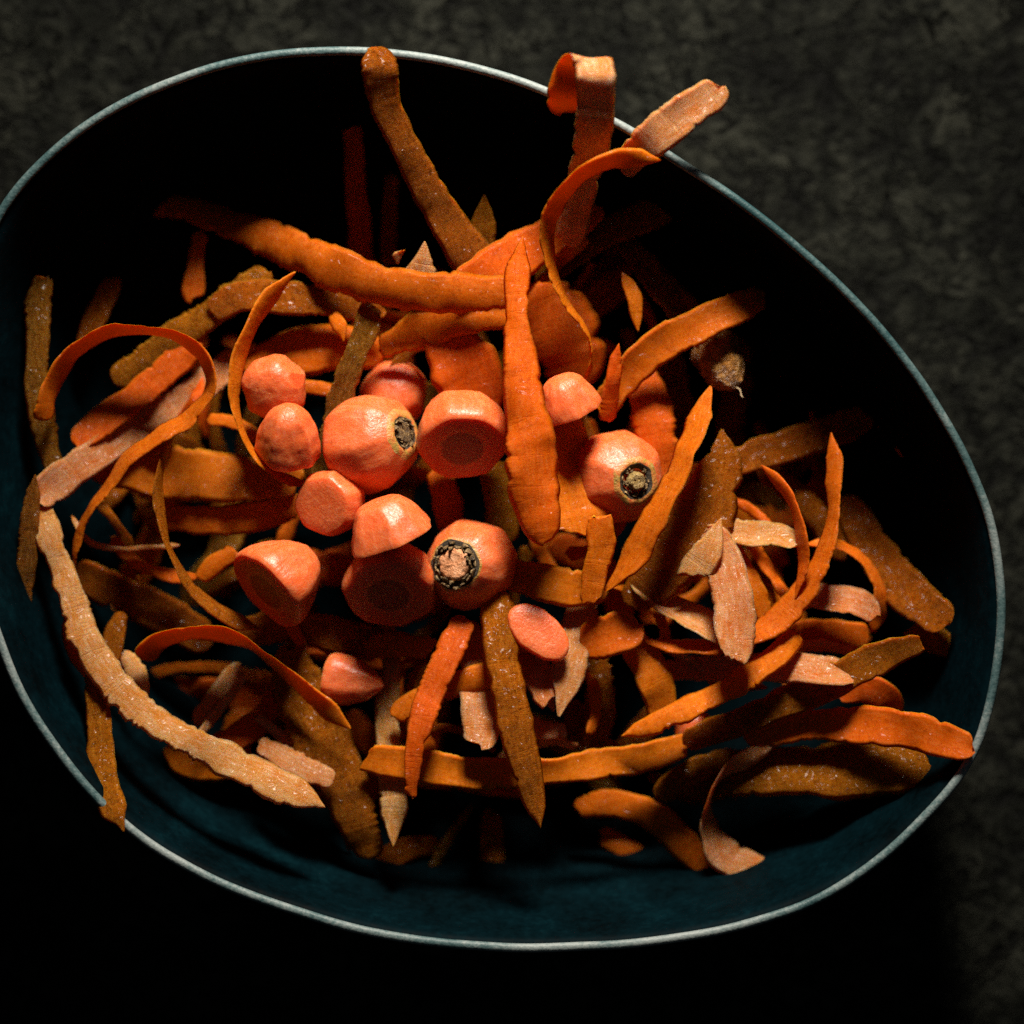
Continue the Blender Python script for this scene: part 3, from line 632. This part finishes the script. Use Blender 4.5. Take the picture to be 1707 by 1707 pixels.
peel('long smooth brown-orange spear peel hanging below the collared stump', [(826, 985, 52, 54), (836, 1060, 56, 64), (846, 1140, 60, 62), (862, 1220, 62, 60), (882, 1300, 61, 50), (902, 1380, 59, 22)], 'B', 'F', ends='rp', jag=(1, 1.5), cup=0.15)
peel('straight red-orange peel crossing the heap bottom from a snipped end', [(612, 1266, 50, 50), (700, 1276, 51.5, 54), (800, 1290, 51.5, 54), (900, 1286, 50, 50), (1000, 1274, 48, 50), (1080, 1262, 46, 48), (1150, 1240, 44, 36)], 'F', 'F', ends='tr', cup=-0.2, jag=(1, 1))
peel('short curved orange peel lying right of the collared stump', [(840, 955, 47, 54), (900, 970, 50, 62), (950, 980, 51, 64), (1010, 985, 50, 52)], 'F', 'F', cup=-0.1)
peel('narrow bright pink peel hanging down from the wide slab-like peel', [(1000, 860, 59, 50), (1000, 920, 58, 46), (990, 965, 56.5, 42), (984, 1004, 55, 34)], 'F', 'F', ends='tt')
peel('wide flat pinkish peel behind the spear peel and under a stump', [(930, 690, 52, 96, 15), (938, 760, 54, 128, 24), (950, 830, 55, 132, 24), (962, 892, 56, 116, 18)], 'F', 'F', ends='rt', jag=(1, 1), cup=-0.05)
peel('thin orange peel seen edge-on, leaning right of the pale-crowned stump', [(1184, 645, 56, 40, -30), (1162, 705, 60, 58, -52), (1132, 780, 63, 64, -58), (1098, 850, 63, 66, -56), (1058, 925, 60, 58, -50), (1008, 985, 55, 40, -30)], 'F', 'F', ends='pp', jag=(1, 3))
peel('broad leaf-like olive and tan peel folding down beside the leaning thin one', [(1205, 715, 46, 44), (1205, 770, 49, 76, 8), (1180, 840, 51, 100, 8), (1140, 905, 52, 110), (1090, 965, 50, 90), (1050, 1010, 46, 50)], 'B', 'F', ends='pr', jag=(5, 1.5), cup=-0.15)
peel('small pink skinned peel flap on the broad leaf-like peel', [(1200, 865, 57, 36), (1184, 910, 58, 50), (1155, 958, 57, 58)], 'P', 'F', ends='pt', jag=(2, 2))
peel('bright peach skinned peel hanging with a ragged square end, right of centre', [(1180, 880, 53, 44), (1205, 935, 57, 62), (1222, 1000, 61, 68), (1226, 1060, 64, 66), (1224, 1098, 65.5, 54)], 'P', 'F', ends='rt', jag=(2.5, 3), cup=-0.15)
peel('orange peel branch behind the ragged square-ended peel', [(1210, 900, 50, 34), (1240, 950, 51, 42), (1265, 1000, 51, 36), (1282, 1050, 50, 20)], 'F', 'F', ends='rp')
peel('blunt bright-tipped skinned peel pointing right under the thin arc', [(1180, 885, 49, 40, 15), (1240, 890, 52, 46, 25), (1290, 892, 54, 44, 30), (1334, 908, 55, 34, 30)], 'P', 'F', jag=(3, 3), cup=-0.3)
peel('thin dark peel bending down behind the big orange hook', [(1340, 906, 45, 20, 30), (1400, 908, 45, 30, 45), (1440, 935, 44, 40, 58), (1466, 985, 43, 46, 62), (1462, 1050, 41, 40, 58)], 'F', 'F', ends='pr', cup=0.05)
peel('big orange hook-shaped peel curling under the bright peach peel', [(1386, 720, 50, 30, -58), (1390, 800, 53, 40, -58), (1384, 880, 55, 48, -56), (1356, 960, 56, 54, -48), (1300, 1030, 55, 56, -42), (1215, 1072, 53, 46, -42), (1135, 1078, 50, 40, -50), (1070, 1066, 47, 30, -50)], 'F', 'F', ends='pp', cup=0.05, ruffle=0.25)
peel('thin arc of peel crossing inside the big orange hook', [(1270, 775, 52, 28, -55), (1308, 818, 55, 34, -62), (1332, 875, 57, 38, -68), (1340, 930, 57, 38, -70), (1326, 1000, 56, 32, -66)], 'F', 'F', ends='pp', cup=0.05, ruffle=0.2)
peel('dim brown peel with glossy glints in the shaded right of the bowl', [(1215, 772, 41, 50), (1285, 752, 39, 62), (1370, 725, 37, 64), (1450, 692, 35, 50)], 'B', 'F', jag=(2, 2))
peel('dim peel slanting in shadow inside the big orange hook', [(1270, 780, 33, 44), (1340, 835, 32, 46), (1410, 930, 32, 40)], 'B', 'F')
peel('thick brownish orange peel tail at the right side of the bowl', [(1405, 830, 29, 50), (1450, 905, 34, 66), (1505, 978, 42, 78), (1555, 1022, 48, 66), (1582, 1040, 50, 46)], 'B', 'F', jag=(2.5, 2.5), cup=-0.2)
peel('dark ragged peel end below the thick peel tail', [(1510, 1055, 40, 40), (1560, 1068, 43, 48), (1612, 1092, 45, 38)], 'B', 'F', ends='rt', jag=(3, 3))
peel('pale pimpled peel twisting left of the ragged square-ended peel', [(1062, 968, 46, 40, 15), (1100, 1000, 49, 52, 25), (1150, 1028, 52, 56, 25), (1215, 1060, 52, 50, 20), (1260, 1075, 48, 34)], 'P', 'F', cup=-0.25)
peel('tan dimpled peel piece at right between hook and thick tail', [(1320, 985, 46, 46, 20), (1380, 996, 49, 58, 30), (1430, 1005, 50, 60, 30), (1462, 1025, 48, 46, 20)], 'P', 'F', ends='rr', cup=-0.2)
peel('dark orange peel lying in shade below the tan dimpled one', [(1290, 1058, 39, 44), (1370, 1055, 40, 54), (1450, 1062, 40, 48)], 'F', 'B')
peel('orange peel with bright frilled edge rising to the hook from lower left', [(1036, 1226, 51, 18), (1090, 1206, 53, 36, 15), (1165, 1172, 55, 46, 25), (1240, 1132, 56, 50, 28), (1296, 1092, 56, 46, 20), (1330, 1056, 55, 34)], 'F', 'F', ends='pr', jag=(1, 4))
peel('peel with white glistening skin patch in the lower right', [(1100, 1118, 42, 34), (1180, 1114, 45, 42), (1270, 1112, 50, 46, 10), (1350, 1116, 55, 54, 35), (1420, 1124, 56, 56, 40)], 'P', 'F', cup=-0.2, ends='rt')
peel('folded orange peel bump above the rim-crossing peel', [(1400, 1160, 46, 30), (1445, 1148, 50, 50), (1476, 1166, 50, 54), (1478, 1215, 46, 44)], 'F', 'B', cup=-0.2)
peel('orange peel scrap under the white glistening skin patch', [(1320, 1128, 40, 34), (1345, 1150, 41, 46), (1375, 1168, 40, 36)], 'F', 'F')
peel('long shadowed peel rising to the right with a torn upper tip', [(1140, 1240, 46, 40), (1220, 1208, 49, 46), (1310, 1172, 52, 52), (1400, 1130, 55, 58), (1470, 1094, 57, 56), (1534, 1072, 58, 38)], 'B', 'F', ends='rt', jag=(4, 1), cup=-0.15)
peel('orange peel reaching out over the lower right rim', [(1240, 1232, 46, 40), (1330, 1212, 49, 50), (1420, 1208, 53, 60), (1500, 1216, 60, 64), (1570, 1232, 66.5, 54), (1624, 1252, 70, 42)], 'F', 'F', ends='rr', cup=-0.2)
peel('broad translucent brown peel below the one reaching over the rim', [(1130, 1306, 36, 50, 10), (1220, 1290, 41, 80, 22), (1330, 1284, 45, 98, 26), (1430, 1284, 49, 100, 26), (1500, 1280, 53, 84, 20), (1552, 1276, 56, 50, 10)], 'B', 'F', jag=(1, 3), ends='rr')
peel('slender peel twisting down to a bright pink frilled foot', [(1294, 1240, 47, 18, 0), (1240, 1266, 47, 40, 25), (1196, 1300, 45, 48, 62), (1178, 1350, 42, 52, 66), (1188, 1400, 39, 56, 50), (1212, 1430, 39, 62, 30), (1248, 1444, 40, 60, 32), (1278, 1450, 40, 46, 30)], 'P', 'F', ends='pr', cup=0.05, jag=(3, 1))
peel('small pointed peel end beside the pink frilled foot', [(1190, 1400, 35, 16), (1183, 1440, 34, 24), (1174, 1482, 32, 22)], 'B', 'F', ends='pt')
peel('dark orange peel sloping down to the pink frilled foot', [(960, 1345, 33, 40), (1040, 1342, 36, 54), (1100, 1370, 37, 56), (1150, 1420, 36, 50), (1192, 1455, 34, 40)], 'F', 'B', jag=(3, 1.5))
peel('skinned peel crinkle above the dark orange sloping peel', [(1095, 1330, 38, 34), (1130, 1300, 41, 46), (1180, 1276, 42, 46), (1230, 1262, 41, 34)], 'B', 'F', jag=(2, 2))
peel('curved orange peel bending down from the convex flap', [(1030, 1040, 44, 44), (1065, 1085, 47, 58), (1095, 1140, 48, 60), (1104, 1200, 45, 52)], 'F', 'F', cup=-0.25)
peel('convex bright orange peel flap beside the pale oval slice', [(965, 1075, 49, 60), (1005, 1062, 52, 78), (1045, 1050, 53, 76), (1066, 1040, 52, 60)], 'F', 'F', jag=(1, 3), cup=-0.25)
peel('pale fine-grained peel running down under the oval slice to a point', [(975, 990, 44, 52), (962, 1050, 48, 62), (948, 1120, 52, 66), (932, 1194, 54, 52)], 'P', 'F', ends='rp', cup=-0.12)
peel('whitish wrinkled peel scrap left of the pale fine-grained peel', [(870, 1095, 43, 44), (898, 1130, 45, 56), (925, 1185, 44, 40)], 'P', 'F', jag=(4, 4), ends='rp')
peel('dim scalloped peel deep behind the pale fine-grained peel', [(985, 1080, 36, 44), (998, 1140, 38, 54), (1000, 1200, 38, 52), (985, 1250, 36, 40)], 'B', 'F', jag=(6, 6))
peel('dim peel bending under the ragged orange peel and straight peel', [(950, 1170, 34, 44), (975, 1225, 36, 50), (1030, 1262, 36, 46), (1090, 1270, 34, 40)], 'B', 'F')
peel('dim orange peel behind the dangling tapering peel', [(715, 1090, 36, 40), (700, 1160, 38, 52), (708, 1230, 39, 54), (718, 1310, 37, 44)], 'F', 'B', jag=(3, 3))
peel('bent brown peel end lying low under the wide brown peel', [(735, 1410, 26, 30), (690, 1412, 29, 42), (645, 1436, 30, 50), (608, 1482, 28, 46)], 'B', 'F', ends='rt')
peel('thin olive peel strip at the bottom of the bowl', [(790, 1340, 28, 16), (748, 1400, 29, 18), (720, 1450, 28, 18), (703, 1496, 27, 10)], 'O', 'F', ends='pp', jag=(2, 2))
peel('dim rounded peel end deep in the bowl bottom', [(820, 1350, 20, 40), (821, 1405, 24, 44), (820, 1458, 26, 44)], 'B', 'F')
peel('dark reddish peel end in the shadowed bowl bottom', [(1000, 1390, 22, 40), (1045, 1415, 24, 44), (1078, 1440, 23, 36)], 'F', 'B')
# ---- centre, between the carrot pieces
peel('brown wrinkled peel squeezed upright left of the sideways stump', [(618, 505, 50, 34), (608, 555, 50.5, 42), (588, 605, 50, 42), (568, 665, 48, 42), (550, 740, 45, 42), (528, 810, 42, 38)], 'O', 'F', jag=(3, 3), cup=-0.3)
peel('little pointed peel tip left of the wrinkled upright peel', [(552, 525, 48, 20), (566, 545, 50, 28), (572, 570, 50, 18)], 'F', 'F', ends='tp')
peel('broad glowing orange peel standing behind the round slab', [(725, 530, 47, 76), (755, 580, 48, 104), (785, 640, 47, 112), (800, 700, 44, 90)], 'F', 'F', jag=(2, 2), cup=-0.15)
peel('orange peel slanting under the toothed lower edge of the wide peel', [(632, 582, 46, 36), (690, 555, 48, 60), (760, 530, 49, 68), (850, 520, 47, 60)], 'F', 'F', jag=(1, 3))
peel('wide hollow red petal of peel right of the spear peel', [(900, 470, 47, 90), (925, 530, 45, 140), (950, 590, 43, 136), (965, 650, 41, 80)], 'F', 'F', jag=(1, 1), cup=0.35)
peel('glossy red-orange peel stretching right towards the rough root tip', [(1000, 690, 46, 44), (1030, 645, 48, 58), (1080, 590, 50, 62), (1150, 550, 52, 60), (1225, 515, 50, 54), (1275, 492, 45, 40)], 'F', 'F', ends='rr', cup=-0.25)
peel('narrow orange peel tip above the pale-crowned stump', [(1012, 700, 49, 34), (1020, 640, 53, 28), (1032, 572, 55, 16)], 'F', 'F', ends='rp')
peel('dim olive peel with fuzzy skin sloping to the glossy red-orange peel', [(1035, 395, 32, 36), (1080, 450, 37, 50), (1125, 500, 41, 54), (1175, 550, 42, 46)], 'O', 'F', cup=-0.15)
peel('slim upright orange sliver beside the dim olive peel', [(1036, 452, 46, 14), (1056, 495, 48, 26), (1063, 552, 48, 16)], 'F', 'F', ends='pp')
peel('deep red peel with torn tip standing behind the pale-crowned stump', [(1050, 600, 40, 56), (1080, 660, 43, 76), (1096, 730, 44, 72), (1116, 810, 42, 56)], 'F', 'F', jag=(2, 4), ends='rr', cup=0.1)
peel('dim brown peel seen between slab and collared stump', [(825, 770, 37, 60), (840, 830, 38, 74), (832, 905, 37, 60)], 'B', 'F')
peel('dim red peel wedged under the round slab', [(728, 780, 37, 48), (745, 830, 38, 52), (755, 890, 37, 46)], 'F', 'F')
peel('dark red peel lying behind the two small carrot ends', [(410, 620, 38, 60), (490, 590, 40, 84), (570, 580, 40, 76), (640, 590, 38, 50)], 'F', 'F')
peel('thin red peel strip linking dimpled carrot end and sideways stump', [(480, 640, 43, 24), (530, 648, 43, 24), (590, 655, 42, 22)], 'F', 'F')
peel('ragged orange peel scrap left of the conical chunk', [(330, 965, 42, 26), (358, 940, 44, 36), (392, 918, 45, 30)], 'F', 'F', ends='rt', jag=(3, 3))
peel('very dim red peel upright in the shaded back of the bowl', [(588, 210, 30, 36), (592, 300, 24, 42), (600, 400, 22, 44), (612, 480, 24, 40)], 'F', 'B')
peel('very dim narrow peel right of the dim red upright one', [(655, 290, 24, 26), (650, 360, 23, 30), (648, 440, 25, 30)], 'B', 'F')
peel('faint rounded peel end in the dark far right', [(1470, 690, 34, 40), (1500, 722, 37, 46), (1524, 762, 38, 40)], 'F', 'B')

# ---- the dark bottom of the heap
rs = random.Random(77)
deep = 0
while deep < 96:
    x, y = rs.uniform(170, 1480), rs.uniform(420, 1330)
    e = math.hypot((x-820)/660, (y-880)/450)
    if e > 1: continue
    ang = rs.uniform(0, 2*math.pi); thin = deep % 2; ln = rs.uniform(120, 230); bend = rs.uniform(-.8, .8); z = 11+22*(1-e)*rs.uniform(0.3, 1)+rs.uniform(0, 6)
    pts = []
    for k in range(5):
        u = k/4-.5; b = ang+bend*u
        pts.append((x+ln*u*math.cos(b), y+ln*u*math.sin(b), z+rs.uniform(-2, 2), rs.uniform(18, 32) if thin else rs.uniform(46, 66), rs.uniform(-25, 25)))
    peel('carrot peel buried in the dark bottom of the heap under other peels', pts, rs.choice('FBFO'), 'F', group='buried peels in the dark bottom of the heap')
    deep += 1

# ---- finer shreds lying between the big peels
WHERE = ['curving down left of the ragged scrap', 'under the thin bowed strand', 'under the conical chunk', 'above the small pointed wedge', 'left of the dangling tapering peel', 'below the slanting orange peel', 'right of the blunt round-ended peel', 'beside the pale fine-grained peel', "below the big hook's left end", 'above the frilled-edge peel', 'inside the big hook near the thin arc', 'over the shaded dark orange peel', 'left of the pale pimpled peel', 'below the dim glossy-glint peel', 'above the dark orange sloping peel', "below the wide brown peel's edge", 'crossing the blunt pinkish lumpy peel', 'left beside the hair-thin strand', 'right under the two small carrot ends', 'behind the domed half-hidden chunk', 'behind the small glossy carrot tip', 'below the wide flat pinkish peel', 'below the white glistening patch', 'below the straight red-orange peel', 'beside the frayed short pale peel', "below the C curl's lower end"]
for q, (x, y, ang, ln, z, wd) in enumerate([(250, 950, .4, 170, 40, 20), (360, 1190, -.9, 150, 42, 18), (470, 1010, 1.2, 150, 41, 22), (560, 1090, .3, 130, 40, 18), (700, 1150, 1.7, 170, 40, 24), (760, 1215, .2, 150, 42, 16),
        (880, 1240, -.3, 160, 42, 20), (990, 1150, 1.3, 150, 42, 22), (1130, 1090, .5, 170, 44, 20), (1190, 1160, -.5, 180, 44, 18), (1290, 960, 1.0, 150, 43, 22), (1400, 1080, .2, 160, 42, 20), (1090, 1010, .9, 150, 43, 24),
        (1250, 850, .6, 140, 42, 18), (1150, 1330, .2, 150, 33, 22), (560, 1350, .9, 150, 32, 20), (300, 700, -.8, 160, 40, 20), (210, 900, 1.1, 150, 38, 18), (420, 720, .6, 150, 41, 20), (680, 590, -.6, 150, 42, 22),
        (980, 720, 1.1, 140, 44, 20), (1010, 900, -.7, 140, 44, 24), (1330, 1140, -.4, 170, 46, 16), (830, 1320, .1, 150, 30, 18), (480, 1240, .9, 140, 42, 22), (930, 440, -.9, 130, 42, 22)]):
    b = rs.uniform(-1.1, 1.1); pts = []
    for k in range(5):
        u = k/4-.5
        pts.append((x+ln*u*math.cos(ang+b*u), y+ln*u*math.sin(ang+b*u), z+rs.uniform(-3, 3), wd*rs.uniform(.8, 1.25), rs.uniform(-45, 45)))
    peel('slim loose carrot shred ' + WHERE[q], pts, rs.choice('FFBP'), 'F', ends=rs.choice(['rp', 'pt', 'rt']), group='slim shreds between the broad peels')
V, F = [], []
for k in range(5):
    for j in range(8):
        t, b = k*math.pi/4, j*math.pi/4
        q = Vector((math.sin(t)*math.cos(b)*5, math.sin(t)*math.sin(b)*3.4, math.cos(t)*2.4)); V.append(q*S*(1+.25*mnoise.noise(q*.6)))
        if k: F.append(((k-1)*8+j, (k-1)*8+(j+1) % 8, k*8+(j+1) % 8, k*8+j))
c = mesh_obj('carrot_crumb', V, F, [PALE]); c.location = P(245, 1375, 0.0545)
tag(c, 'single tiny pale carrot crumb stuck to the bare lower left bowl wall', 'crumb')

peel('pale torn peel scrap between the long brown spear and the pale fine-grained peel', [(868, 1070, 47, 40), (892, 1115, 50, 52), (915, 1168, 53, 40)], 'P', 'F', ends='tt', jag=(3, 3))
peel('short orange peel slip across the gap left of the dangling tapering peel', [(600, 1090, 38, 34), (650, 1075, 42, 44), (720, 1080, 44, 40)], 'F', 'B', ends='rt')
peel('pale narrow peel slip right of the whitish blunt peel and behind the brown spear', [(860, 1190, 44, 30), (895, 1215, 46, 36), (945, 1222, 47, 28)], 'P', 'F', ends='rr')
peel('brown peel fold filling the gap under the conical carrot chunk', [(400, 1060, 36, 50), (480, 1040, 39, 64), (570, 1060, 40, 60), (640, 1070, 38, 44)], 'B', 'F')
